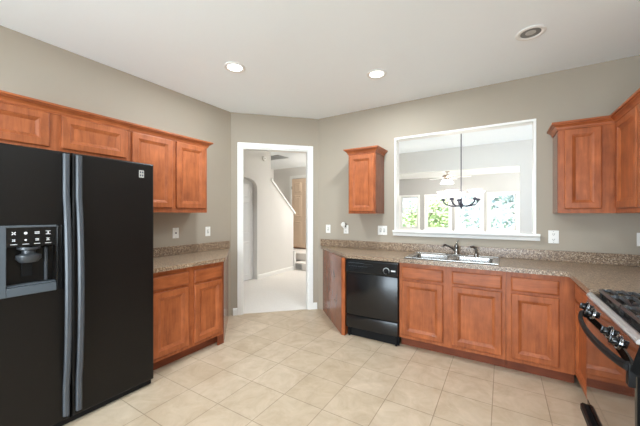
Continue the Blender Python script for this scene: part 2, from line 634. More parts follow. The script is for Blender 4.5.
# knee wall beside the stair, sloping down away from the viewer
yk0, yk1, zk0, zk1 = 5.031, 5.86, 2.12, 1.42
kn = MB()
pts = [(yk0, 0), (yk1, 0), (yk1, zk1), (yk0, zk0)]
kn.loft([[(HX, y, z) for y, z in pts], [(HX - .12, y, z) for y, z in pts]])
struct(kn.build('wall_stair', 'hallwall'))
cp = MB()
yk2, zk2 = yk1 + .06, zk1 - .05
pts = [(yk0, zk0 + .002), (yk2, zk2 + .002), (yk2, zk2 + .052), (yk0, zk0 + .052)]
cp.loft([[(HX + .025, y, z) for y, z in pts], [(HX - .145, y, z) for y, z in pts]])
struct(cp.build('trim_4', 'white'))
# hall baseboards
struct(MB().sweep([(HX, ay1 + .01, .004), (HX, 5.86, .004)], [(a + .001, b) for a, b in bb], side=-1).build('baseboard_hall', 'white'))
# end walls, far walls
struct(MB().box(-6.1, -3.2, 7.0, 7.12, 0, H).build('wall_hall_end', 'hallwall'))
struct(MB().box(-6.1, XL - .125, 1.88, 2.0, 0, H + .1).box(-6.22, -6.101, 1.88, 4.0, 0, H + .1).build('wall_hall_near', 'hallwall'))  # unseen walls added to keep sun off the hall carpet
struct(MB().box(-6.1, -5.98, 2.01, 7.0, 0, H + .8).build('wall_stairwell', 'hallwall'))
struct(MB().box(-2.31, -2.19, YB + .125, 6.67, 0, H).build('wall_hall_right', 'hallwall'))
struct(MB().box(-3.2, -3.08, 6.67, 9.2, 0, H).build('wall_sunroom_left', 'sunwall'))
# small landing walls and the hall ceiling with the stairwell opening
hc = MB()
hc.prism([(-4.42, 2.0), (XL - .151, 2.0), (XL - .151, 2.795), (XL - .02, 2.795), (-2.275, YB + .025), (-2.275, YB + .125), (-2.2, YB + .125), (-2.2, 6.67), (-4.42, 6.67)], H, H + .1)
hc.box(-5.98, -4.42, 2.0, 5.33, H, H + .1).box(-5.98, -4.42, 5.75, 7.0, H, H + .1).box(-4.42, -3.1, 6.67, 7.0, H, H + .1)
struct(hc.build('ceiling_hall', 'ceil'))
struct(MB().box(-5.98, -4.42, 5.33, 5.75, H + .75, H + .8).box(-5.98, -4.42, 5.29, 5.33, H + .1, H + .8).box(-5.98, -4.42, 5.75, 5.79, H + .1, H + .8)
       .box(-4.42, -4.38, 5.33, 5.75, H + .1, H + .8).build('ceiling_stairwell', 'sunwall'))
# carpeted steps up to the landing
st = MB()
st.box(-4.385, -3.25, 5.90, 6.999, 0.0045, .19, .015).box(-5.97, -3.25, 6.20, 6.999, .1901, .38, .015)
struct(st.build('floor_landing', 'carpet'))
struct(MB().box(HX - .13, HX + .03, 5.865, 5.925, 0.0045, .48, .006).build('trim_5', 'white'))
vt = thing('floor_vent', 'small grey vent set in the lowest carpeted stair riser seen through the doorway', 'vent', (-4.24, 5.893, .03))
MB().box(-.10, .10, -.004, .004, 0, .135, .002).build('vent_frame', 'greyvent', vt)
v = MB()
for i in range(6):
    v.box(-.085, .085, -.010, -.0045, .018 + i * .018, .026 + i * .018)
v.build('slat', 'baffle', vt)


def panel_door(parent, w, h, mat, t=.035, cols=2, rows=((.10, .78), (.92, 1.55), (1.64, 1.92))):
    """moulded panel door; local x 0..w, front at y=0"""
    d = MB().box(0, w, 0, t, 0.01, h, .002)
    d.build('door_leaf', mat, parent)
    pw = (w - .11 * (cols + 1)) / cols
    k = h / 2.03
    p = MB()
    for c in range(cols):
        x0 = .11 + c * (pw + .11)
        for z0, z1 in rows:
            z0, z1 = z0 * k, z1 * k
            ring = lambda i, y: [(x0 + i, y, z0 + i), (x0 + pw - i, y, z0 + i), (x0 + pw - i, y, z1 - i), (x0 + i, y, z1 - i)]
            p.loft([ring(0, -.0005), ring(.012, -.009), ring(.022, -.009), ring(.05, -.003), ring(.06, -.008)])
    p.build('door_panel', mat, parent)


# door tinted as if warmly lit, at the end of the landing
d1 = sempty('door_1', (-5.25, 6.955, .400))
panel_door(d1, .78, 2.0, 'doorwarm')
MB().box(-.085, -.005, -.002, .04, 0, 2.10, .003).box(.785, .865, -.002, .04, 0, 2.10, .003).box(-.005, .785, -.002, .04, 2.02, 2.10, .003).build('door_frame', 'white', d1)
MB().box(-.005, .785, -.03, .03, 0, .018, .003).build('threshold', 'threshold', d1)
h1 = MB().lathe([(.001, -.065), (.02, -.062), (.028, -.045), (.02, -.03), (.01, -.02), (.024, -.008), (.024, -.001)], (.70, 0, .95), axis='y', seg=16)
h1.build('door_handle', 'chrome', d1, smooth=True)
for z in (.25, 1.05, 1.75):
    MB().box(-.006, .006, -.012, -.001, z - .045, z + .045).build('hinge', 'bronze', d1)
# white door inside the arched recess
d2 = sempty('door_2', (HX - .10, ay0 + .02, .004), R90)
panel_door(d2, ay1 - ay0 - .04, 2.12, 'doorwhite', cols=2)
# round smoke alarm
sm = thing('smoke_alarm', 'round white smoke alarm high on the hall wall beside the stair', 'smoke alarm', (HX + .001, 4.80, 2.575))
MB().lathe([(.001, .032), (.035, .032), (.05, .026), (.058, .012), (.06, 0.0)], axis='x', seg=28).build('cover', 'plate', sm, smooth=True)
MB().lathe([(.001, .036), (.010, .036), (.012, .0325)], axis='x', seg=12).build('test_button', 'baffle', sm)

# ------------------------------------------------------------------ dining room and sunroom beyond the pass-through
YD, YS, HS = 6.67, 9.02, 2.44
struct(MB().box(-2.29, 2.8, YB + .121, YD + .12, H, H + .1).build('ceiling_dining', 'ceil'))
struct(MB().box(.28, 2.8, YD, YD + .12, 0, H).box(-2.29, .28, YD, YD + .12, 2.29, H).build('wall_dining', 'dinwall'))
struct(MB().box(-3.2, 2.8, YD + .121, YS + .2, HS, HS + .1).build('ceiling_sunroom', 'white'))
dw = MB()
for y0, y1, z0, z1 in ((YB + .12, 4.1, 0, H), (6.3, YD, 0, H), (4.1, 4.75, 0, H), (5.65, 6.3, 0, H), (4.75, 5.65, 0, .95), (4.75, 5.65, 2.05, H), (YD, 7.0, 0, H), (8.8, YS, 0, H), (7.0, 8.8, 0, .4), (7.0, 8.8, 2.2, H)):
    dw.box(2.6, 2.72, y0, y1, z0, z1)
struct(dw.build('wall_dining_right', 'dinwall'))  # side openings out of view, added for the daylight lamps
wins = [(-2.70, -2.08), (-1.95, -1.21), (-1.13, -.43), (-.35, .36)]
WZ0, WZ1 = 0.92, 1.955
far = MB()
cas = .055
edges = [-3.1] + [v for w_ in wins for v in (w_[0] + cas, w_[1] - cas)] + [2.6]
for i in range(0, len(edges), 2):
    far.box(edges[i], edges[i + 1], YS, YS + .14, 0, HS)
for w_ in wins:
    far.box(w_[0] + cas, w_[1] - cas, YS, YS + .14, 0, WZ0 + cas).box(w_[0] + cas, w_[1] - cas, YS, YS + .14, WZ1 - cas, HS)
struct(far.build('wall_sunroom_far', 'sunwall'))
for i, (a, b) in enumerate(wins):
    w = b - a
    e = sempty('window_%d' % (i + 1), (a, YS, WZ0))
    hh = WZ1 - WZ0
    f = MB()
    f.box(0, cas, -.02, -.001, 0, hh, .003).box(w - cas, w, -.02, -.001, 0, hh, .003).box(cas, w - cas, -.02, -.001, hh - cas, hh, .003)
    f.build('window_casing', 'white', e)
    MB().box(-.02, w + .02, -.05, -.001, -.02, .02, .004).box(cas, w - cas, -.02, -.001, .02, cas).build('window_sill', 'white', e)
    for z0, z1, y in ((cas + .001, hh / 2 + .015, .03), (hh / 2 - .015, hh - cas - .001, .065)):
        x0, x1 = cas + .001, w - cas - .001
        s = MB()
        s.box(x0, x0 + .035, y, y + .03, z0, z1).box(x1 - .035, x1, y, y + .03, z0, z1)
        s.box(x0 + .035, x1 - .035, y, y + .03, z0, z0 + .03).box(x0 + .035, x1 - .035, y, y + .03, z1 - .03, z1)
        so = s.build('sash', 'white', e)
        MB().box(x0 + .03, x1 - .03, y + .012, y + .016, z0 + .025, z1 - .025).build('pane', 'glass', so)

# ------------------------------------------------------------------ outdoors beyond the far windows
struct(MB().box(-30, 30, 9.3, 60, -.9, -.8).build('ground', 'grass'))


def tree(loc, h, rad, mat, label, nleaf=3200, seed=1):
    rnd = random.Random(seed)
    t = thing('garden_tree', label, 'tree', loc, 0, 'trees outside the sunroom')
    pts = [(0, 0, 0), (.05, .02, h * .25), (-.03, .05, h * .45), (.04, 0, h * .7)]
    tr = MB().tube(pts, [rad * .1, rad * .08, rad * .06, rad * .03], 10)
    for k in range(6):
        a = k * 1.05
        z = h * (.35 + .05 * k)
        tr.tube([(0, 0, z), (math.cos(a) * rad * .4, math.sin(a) * rad * .4, z + .3), (math.cos(a) * rad * .75, math.sin(a) * rad * .75, z + .7)],
                [rad * .04, rad * .025, rad * .012], 6)
    tr.build('trunk', 'bark', t, smooth=True)
    c = MB()
    blobs = [(rnd.uniform(-.6, .6) * rad, rnd.uniform(-.6, .6) * rad, h * rnd.uniform(.4, .9), rad * rnd.uniform(.35, .6)) for _ in range(16)]
    for k in range(nleaf):
        bx, by, bz, br = rnd.choice(blobs)
        d = Vector((rnd.gauss(0, 1), rnd.gauss(0, 1), rnd.gauss(0, 1))).normalized() * br * rnd.uniform(.6, 1.05)
        p = Vector((bx, by, bz)) + d
        s = rnd.uniform(.07, .14)
        u = Vector((rnd.gauss(0, 1), rnd.gauss(0, 1), rnd.gauss(0, 1))).normalized()
        w_ = u.orthogonal().normalized()
        q = [p - u * s, p + w_ * s * .5, p + u * s, p - w_ * s * .5]
        c.bm.faces.new([c.bm.verts.new(x) for x in q])
    c.build('foliage', mat, t)
    return t


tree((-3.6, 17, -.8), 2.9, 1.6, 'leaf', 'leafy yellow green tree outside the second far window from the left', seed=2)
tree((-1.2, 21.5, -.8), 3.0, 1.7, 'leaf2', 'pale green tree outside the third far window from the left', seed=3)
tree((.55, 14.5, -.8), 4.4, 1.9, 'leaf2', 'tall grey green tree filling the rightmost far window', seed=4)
ho = thing('neighbour_house', 'white sided house with grey roof outside the leftmost far window', 'house', (-6.8, 20, -.8))
MB().box(-2, 2, -1.5, 2.5, 0, 2.6).build('house_wall', 'siding', ho)
MB().loft([[(-2.2, -1.8, 2.6), (2.2, -1.8, 2.6), (0, -1.8, 3.9)], [(-2.2, 2.8, 2.6), (2.2, 2.8, 2.6), (0, 2.8, 3.9)]]).build('roof', 'roofing', ho)
for x in (-1.1, .5):
    MB().box(x, x + .7, -1.53, -1.501, .9, 2.0).build('house_window', 'darkpane', ho)

# ------------------------------------------------------------------ cabinet builders


def face_panel(parent, x0, x1, z0, z1, yf, name='door', mat='woodv', t=.02, frame=.058):
    """overlay door: bevelled slab frame, moulded step and a recessed centre panel; front face at y=yf"""
    ring = lambda i, y: [(x0 + i, y, z0 + i), (x1 - i, y, z0 + i), (x1 - i, y, z1 - i), (x0 + i, y, z1 - i)]
    d = MB()
    d.loft([ring(0, yf + t), ring(0, yf + .006), ring(.003, yf + .002), ring(.008, yf), ring(frame - .008, yf), ring(frame - .005, yf + .004),
            ring(frame, yf + .005), ring(frame + .018, yf + .0145), ring(frame + .018, yf + t)], cap=False)
    o = d.build(name, mat, parent)
    p = MB()
    f = frame + .0182
    p.box(x0 + f, x1 - f, yf + .0140, yf + t - .001, z0 + f, z1 - f, 0)
    p.build('panel', mat, o)
    return o


def drawer_front(parent, x0, x1, z0, z1, yf, t=.02, name='drawer'):
    ring = lambda i, y: [(x0 + i, y, z0 + i), (x1 - i, y, z0 + i), (x1 - i, y, z1 - i), (x0 + i, y, z1 - i)]
    d = MB()
    d.loft([ring(0, yf + t), ring(0, yf + .008), ring(.003, yf + .004), ring(.010, yf + .001), ring(.014, yf)])
    return d.build(name, 'woodh', parent)


CROWN0 = [(0.0005, 0), (.007, 0), (.007, .009), (.011, .012), (.013, .024), (.022, .038), (.034, .046), (.036, .047), (.036, .054), (.046, .056), (.048, .060), (.048, .074), (0.0005, .074)]
CROWN = [(o + .001, u * .88) for o, u in CROWN0]
CZ = 2.107      # underside of the crown mouldings


def upper_cabinet(label, loc, rz, w, depth, h, doors, dz=(.028, .022), crown=None, sides='', group=None, name='upper_cabinet'):
    """local x 0..w, carcass front at y=0, depth into the wall"""
    t = thing(name, label, 'cabinet', loc, rz, group)
    MB().box(0, w, .019, depth, 0, h, .001).build('body', 'woodv', t)
    f = MB()
    xs = [0] + [v for d in doors for v in (d[0] + .014, d[1] - .014)] + [w]
    for i in range(0, len(xs), 2):
        f.box(xs[i], xs[i + 1], 0, .0185, 0, h)
    for d in doors:
        f.box(d[0] + .014, d[1] - .014, 0, .0185, 0, dz[0] + .014).box(d[0] + .014, d[1] - .014, 0, .0185, h - dz[1] - .014, h)
    f.build('face_frame', 'woodv', t)
    for a, b in doors:
        face_panel(t, a, b, dz[0], h - dz[1], -.0205)
    if crown:
        MB().sweep([(x, y, CZ - loc[2]) for x, y in crown], CROWN, side=-1).build('crown', 'woodh', t)
    if 'l' in sides:
        MB().box(-.0035, -.0002, .019, depth, 0, h).build('side_panel', 'woodside', t)
    if 'r' in sides:
        MB().box(w + .0002, w + .0035, .019, depth, 0, h).build('side_panel', 'woodside', t)
    return t




def base_cabinet(label, loc, rz, w, depth, doors, dzs=(.135, .690), drz=(.712, .830), toe_back=.075, hollow=False, group=None, drawer_name='drawer', no_right=False):
    """local x 0..w, carcass front at y=0; z from the floor to .876"""
    t = thing('base_cabinet', label, 'cabinet', loc, rz, group)
    b = MB()
    b.box(0, .016, .019, depth, .10, .874).box(w - .016, w, .019, depth, .10, .874).box(.016, w - .016, .019, depth, .10, .118)
    b.box(.016, w - .016, depth - .012, depth, .118, .874)
    b.build('body', 'woodv', t)
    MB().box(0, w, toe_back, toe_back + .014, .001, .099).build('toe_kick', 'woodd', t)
    f = MB()
    xs = [0] + [v for d in doors for v in (d[0] + .014, d[1] - .014)] + [w]
    for i in range(0, len(xs), 2):
        f.box(xs[i], xs[i + 1], 0, .0185, .10, .874)
    for d in doors:
        a, c = d[0] + .014, d[1] - .014
        f.box(a, c, 0, .0185, .10, dzs[0] + .014).box(a, c, 0, .0185, dzs[1] - .012, drz[0] + .012).box(a, c, 0, .0185, drz[1] - .012, .874)
    f.build('face_frame', 'woodv', t)
    bk = MB()
    for d in doors:
        bk.box(d[0] + .014, d[1] - .014, .020, .024, drz[0], drz[1])
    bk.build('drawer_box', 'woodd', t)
    for a, c in doors:
        face_panel(t, a, c, dzs[0], dzs[1], -.0205)
        drawer_front(t, a, c, drz[0], drz[1], -.0205, name=drawer_name)
    return t


# ------------------------------------------------------------------ left wall run
XF = -2.822     # carcass front of the left uppers
zt = 2.130
# over-fridge cabinet
upper_cabinet('short two door cherry cabinet directly above the black refrigerator', (XF, .327, 1.832), R90, 1.017, .303, zt - 1.832,
              [(.025, .475), (.544, .994)], dz=(.026, .026), crown=[(0, 0), (1.0175, 0)])
# tall cabinet beside it
upper_cabinet('tall two door cherry wall cabinet right of the refrigerator above two wall plates', (XF, 1.346, 1.385), R90, .814, .303, zt - 1.385,
              [(.024, .400), (.443, .787)], dz=(.045, .026), crown=[(0, 0), (.814, 0), (.814, .302)], sides='r')
# base cabinet on the left wall with a clipped end
lb = base_cabinet('cherry base cabinet with two drawers between refrigerator and hall doorway', (-2.522, 1.335, 0), R90, .795, .603,
                  [(.045, .386), (.448, .771)])
# diagonal end panel (local: x along wall run, y into wall)
ep = MB()
ep.prism([(.796, .004), (.806, -.004), (1.36, .560), (1.345, .572)], .001, .875)
ep.build('end_panel', 'woodside', lb)
MB().box(.735, .797, -.0015, .018, .001, .099).build('toe_return', 'woodd', lb)

ct = thing('worktop', 'speckled brown worktop on the left base cabinet by the refrigerator', 'worktop', (0, 0, 0))
MB().prism([(XL + .002, 1.325), (-2.468, 1.325), (-2.468, 2.120), (XL + .030, 2.720), (XL + .002, 2.745)], .8765, .914).build('slab', 'granite', ct)
MB().prism([(XL + .002, 1.325), (XL + .022, 1.325), (XL + .022, 2.735), (XL + .002, 2.747)], .9145, 1.016).build('backsplash', 'granite', ct)

# ------------------------------------------------------------------ sink wall run
YF = 3.034      # carcass front
dpt = YB - YF - .002
base_cabinet('cherry sink base cabinet with two doors under the double steel sink', (-.905, YF, 0), 0, .931, dpt,
             [(.030, .423), (.501, .902)], drawer_name='false_drawer')
base_cabinet('single door cherry base cabinet in the corner right of the sink', (.028, YF, 0), 0, .466, dpt, [(.036, .361)])
# narrow cabinet between corner and stove, facing left
cn = thing('base_cabinet', 'narrow cherry base cabinet squeezed between the corner and the gas stove', 'cabinet', (.497, 3.032, 0), -R90)
MB().box(0, .66, .019, .60, .10, .874).build('body', 'woodv', cn)
MB().box(0, .66, 0, .0185, .10, .135).box(0, .66, 0, .0185, .84, .874).box(0, .06, 0, .0185, .135, .84).box(.62, .66, 0, .0185, .135, .84).box(.06, .62, 0, .0185, .692, .71).build('face_frame', 'woodv', cn)
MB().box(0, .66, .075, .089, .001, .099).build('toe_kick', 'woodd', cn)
face_panel(cn, .045, .635, .135, .690, -.0205)
drawer_front(cn, .045, .635, .712, .830, -.0205)

# clipped end panel left of the dishwasher
en = thing('end_panel', 'diagonal cherry end panel with front filler left of the dishwasher', 'panel', (0, 0, 0))
MB().prism([(-1.556, 2.99), (-1.541, 3.004), (-2.150, 3.625), (-2.185, 3.625)], .001, .8755).build('side_panel', 'woodside', en)
MB().prism([(-1.510, 2.985), (-1.510, 3.06), (-1.530, 3.06), (-1.540, 3.003), (-1.554, 2.988)], .001, .8755).build('filler', 'woodv', en)

# L-shaped worktop with a sink cut-out and backsplash
wt = thing('worktop', 'long L shaped speckled brown worktop around the sink and corner', 'worktop', (0, 0, 0))
yf = 2.985
sx0, sx1, sy0, sy1 = -.835, -.055, 3.085, 3.555      # cut-out
w_ = MB()
w_.prism([(-1.500, yf), (sx0, yf), (sx0, YB - .002), (-2.225, YB - .002)], .8765, .914)
w_.prism([(sx0, yf), (sx1, yf), (sx1, sy0), (sx0, sy0)], .8765, .914)
w_.prism([(sx0, sy1), (sx1, sy1), (sx1, YB - .002), (sx0, YB - .002)], .8765, .914)
w_.prism([(sx1, yf), (.445, yf), (.445, 2.362), (XR - .002, 2.362), (XR - .002, YB - .002), (sx1, YB - .002)], .8765, .914)
w_.build('slab', 'granite', wt)
MB().box(-2.222, XR - .002, YB - .022, YB - .002, .9145, 1.016, .003).box(XR - .022, XR - .002, 2.364, YB - .0225, .9145, 1.016, .003).build('backsplash', 'granite', wt)

# dishwasher
dwm = thing('dishwasher', 'black built-in dishwasher under the worktop left of the sink cabinet', 'dishwasher', (-1.506, 3.002, 0))
W = .598
MB().box(.004, W - .004, .03, .60, .10, .870).build('body', 'blackm', dwm)
MB().box(.004, W - .004, -.004, .029, .252, .715, .006).build('door', 'dwpanel', dwm, smooth=True)
MB().box(.012, W - .012, .000, .029, .715, .722).build('door_gap', 'blackm', dwm)
cpn = MB()
prof = [(.029, .722), (-.010, .722), (-.012, .735), (-.004, .850), (.000, .862), (.029, .862)]
cpn.loft([[(.004, y, z) for y, z in prof], [(W - .004, y, z) for y, z in prof]])
cpo = cpn.build('control_panel', 'black', dwm)
kb = MB().lathe([(.001, -.030), (.017, -.030), (.020, -.026), (.021, -.010), (.026, -.008), (.026, -.002)], (.475, -.006, .775), axis='y', seg=28)
kb.build('dial', 'blackm', cpo, smooth=True)
MB().lathe([(.034, -.0150), (.034, -.009), (.028, -.009), (.028, -.0150)], (.475, 0, .775), axis='y', seg=32).build('dial_ring', 'icon', cpo)
MB().box(.22, .33, -.022, -.006, .806, .826, .004).build('latch_handle', 'blackm', cpo)
MB().box(.525, .572, -.0135, -.008, .772, .787, .002).build('button', 'icon', cpo)
mk = MB()
rr = random.Random(3)
x = .03
while x < .21:
    l = rr.uniform(.006, .016)
    mk.box(x, x + l, -.0085, -.006, .828, .832)
    x += l + .006
mk.build('printed_line', 'bezel', cpo)
mk = MB()
x = .04
while x < .26:
    l = rr.uniform(.008, .014)
    mk.box(x, x + l, -.0095, -.007, .793, .796)
    x += l + .012
mk.build('printed_line', 'bezel', cpo)
for k in range(5):
    MB().box(.06 + k * .03, .08 + k * .03, -.0135, -.008, .768, .780, .002).build('button', 'blackm', cpo)
MB().box(.004, W - .004, -.004, .029, .105, .246, .006).build('lower_panel', 'dwpanel', dwm, smooth=True)
MB().box(.004, W - .004, .045, .06, .002, .100).build('toe_kick', 'blackm', dwm)
for x in (.03, W - .03):
    MB().cyl((x, .030, .05), .012, .098, seg=12).build('foot', 'blackm', dwm)

# sink
sk = thing('double_sink', 'stainless steel double bowl sink set in the long worktop', 'sink', (0, 0, .914))
bowls = [(-.815, -.470, 3.105, 3.470), (-.420, -.075, 3.105, 3.470)]
rim = MB()
rx0, rx1, ry0, ry1 = -.862, -.028, 3.058, 3.580
zr0, zr1 = .0005, .007
xs = [rx0, bowls[0][0], bowls[0][1], bowls[1][0], bowls[1][1], rx1]
ys = [ry0, bowls[0][2], bowls[0][3], ry1]
for i in range(5):
    for j in range(3):
        if j == 1 and i in (1, 3):
            continue
        rim.box(xs[i], xs[i + 1], ys[j], ys[j + 1], zr0, zr1)
bmesh.ops.remove_doubles(rim.bm, verts=rim.bm.verts, dist=1e-5)
lip = [(0, 0), (0, .010), (-.006, .012), (-.010, .009), (-.012, .001)]
rim.sweep([(rx0, ry0, 0), (rx1, ry0, 0), (rx1, ry1, 0), (rx0, ry1, 0), (rx0, ry0, 0)], [(o, u + .0005) for o, u in lip], side=-1)
rim.build('rim', 'steel', sk)
for (a, b, c, d) in bowls:
    bw = MB()

    def rr_ring(x0, x1, y0, y1, z, r, k=5):
        pts = []
        for cx, cy, a0 in ((x1 - r, y1 - r, 0), (x0 + r, y1 - r, 1), (x0 + r, y0 + r, 2), (x1 - r, y0 + r, 3)):
            for i in range(k + 1):
                an = (a0 + i / k) * R90
                pts.append((cx + r * math.cos(an), cy + r * math.sin(an), z))
        return pts
    rings = [rr_ring(a - .004, b + .004, c - .004, d + .004, .0085, .035), rr_ring(a + .004, b - .004, c + .004, d - .004, .003, .035),
             rr_ring(a + .012, b - .012, c + .012, d - .012, -.15, .045), rr_ring(a + .035, b - .035, c + .035, d - .035, -.172, .04),
             rr_ring((a + b) / 2 - .03, (a + b) / 2 + .03, (c + d) / 2 - .03, (c + d) / 2 + .03, -.176, .028)]
    bw.loft(rings, cap=False)
    f = bw.bm.faces.new([v for v in list(bw.bm.verts)[-24:]])
    bo = bw.build('bowl', 'steel', sk, smooth=True)
    MB().lathe([(.001, .003), (.026, .003), (.032, .006), (.040, .004), (.041, 0)], ((a + b) / 2, (c + d) / 2, -.1755), seg=20).build('drain', 'bronze', bo, smooth=True)

# faucet
fc = thing('kitchen_faucet', 'dark nickel single lever faucet with swung spout behind the sink', 'faucet', (-.425, 3.525, .9215))
MB().box(-.11, .11, -.026, .026, 0, .012, .006).build('deck_plate', 'bronze', fc, smooth=True)
MB().lathe([(.026, .012), (.026, .03), (.022, .04), (.021, .085), (.024, .092), (.022, .112), (.012, .124), (.001, .126)]).build('body', 'bronze', fc, smooth=True)
MB().tube([(-.015, -.008, .055), (-.045, -.04, .085), (-.085, -.08, .112), (-.110, -.105, .118), (-.122, -.117, .108), (-.124, -.119, .09)],
          [.014, .013, .012, .012, .012, .013], 12).build('spout', 'bronze', fc, smooth=True)
MB().tube([(0, 0, .118), (.004, .012, .138), (.012, .03, .156), (.016, .04, .160)], [.008, .007, .006, .005], 10).build('lever', 'bronze', fc, smooth=True)
sp = thing('sink_sprayer', 'dark pull out side sprayer standing on the sink right of the faucet', 'sprayer', (-.235, 3.535, .9215))
MB().lathe([(.024, 0), (.024, .006), (.018, .014), (.016, .03)]).build('holder', 'bronze', sp, smooth=True)
MB().tube([(0, 0, .028), (0, 0, .065), (-.006, -.006, .09), (-.03, -.028, .106), (-.046, -.044, .100)], [.012, .013, .017, .015, .011], 12).build('spray_head', 'bronze', sp, smooth=True)

# ------------------------------------------------------------------ sink wall uppers
upper_cabinet('small single door cherry cabinet hanging alone left of the pass-through', (-1.634, YB - .305, 1.376), 0, .351, .303, zt - 1.376, [(.014, .337)], dz=(.026, .040), crown=[(0, .302), (0, 0), (.351, 0), (.351, .302)], sides='lr')
upper_cabinet('cherry wall cabinet right of the pass-through on the sink wall', (.421, YB - .305, 1.376), 0, .3735, .303, zt - 1.376, [(.042, .285)], dz=(.038, .026), crown=[(0, .302), (0, 0), (.374, 0)], sides='l')
upper_cabinet('cherry wall cabinet on the right wall running from the corner toward the stove', (.795, YB - .002, 1.376), -R90, 1.266, .303, zt - 1.376,
              [(.366, .791), (.816, 1.246)], dz=(.038, .026), crown=[(.306, 0), (1.266, 0)])
# ------------------------------------------------------------------ refrigerator
FX = -2.377     # door faces
fr = thing('refrigerator', 'black side by side refrigerator with ice and water dispenser', 'refrigerator', (FX, .411, 0), R90)
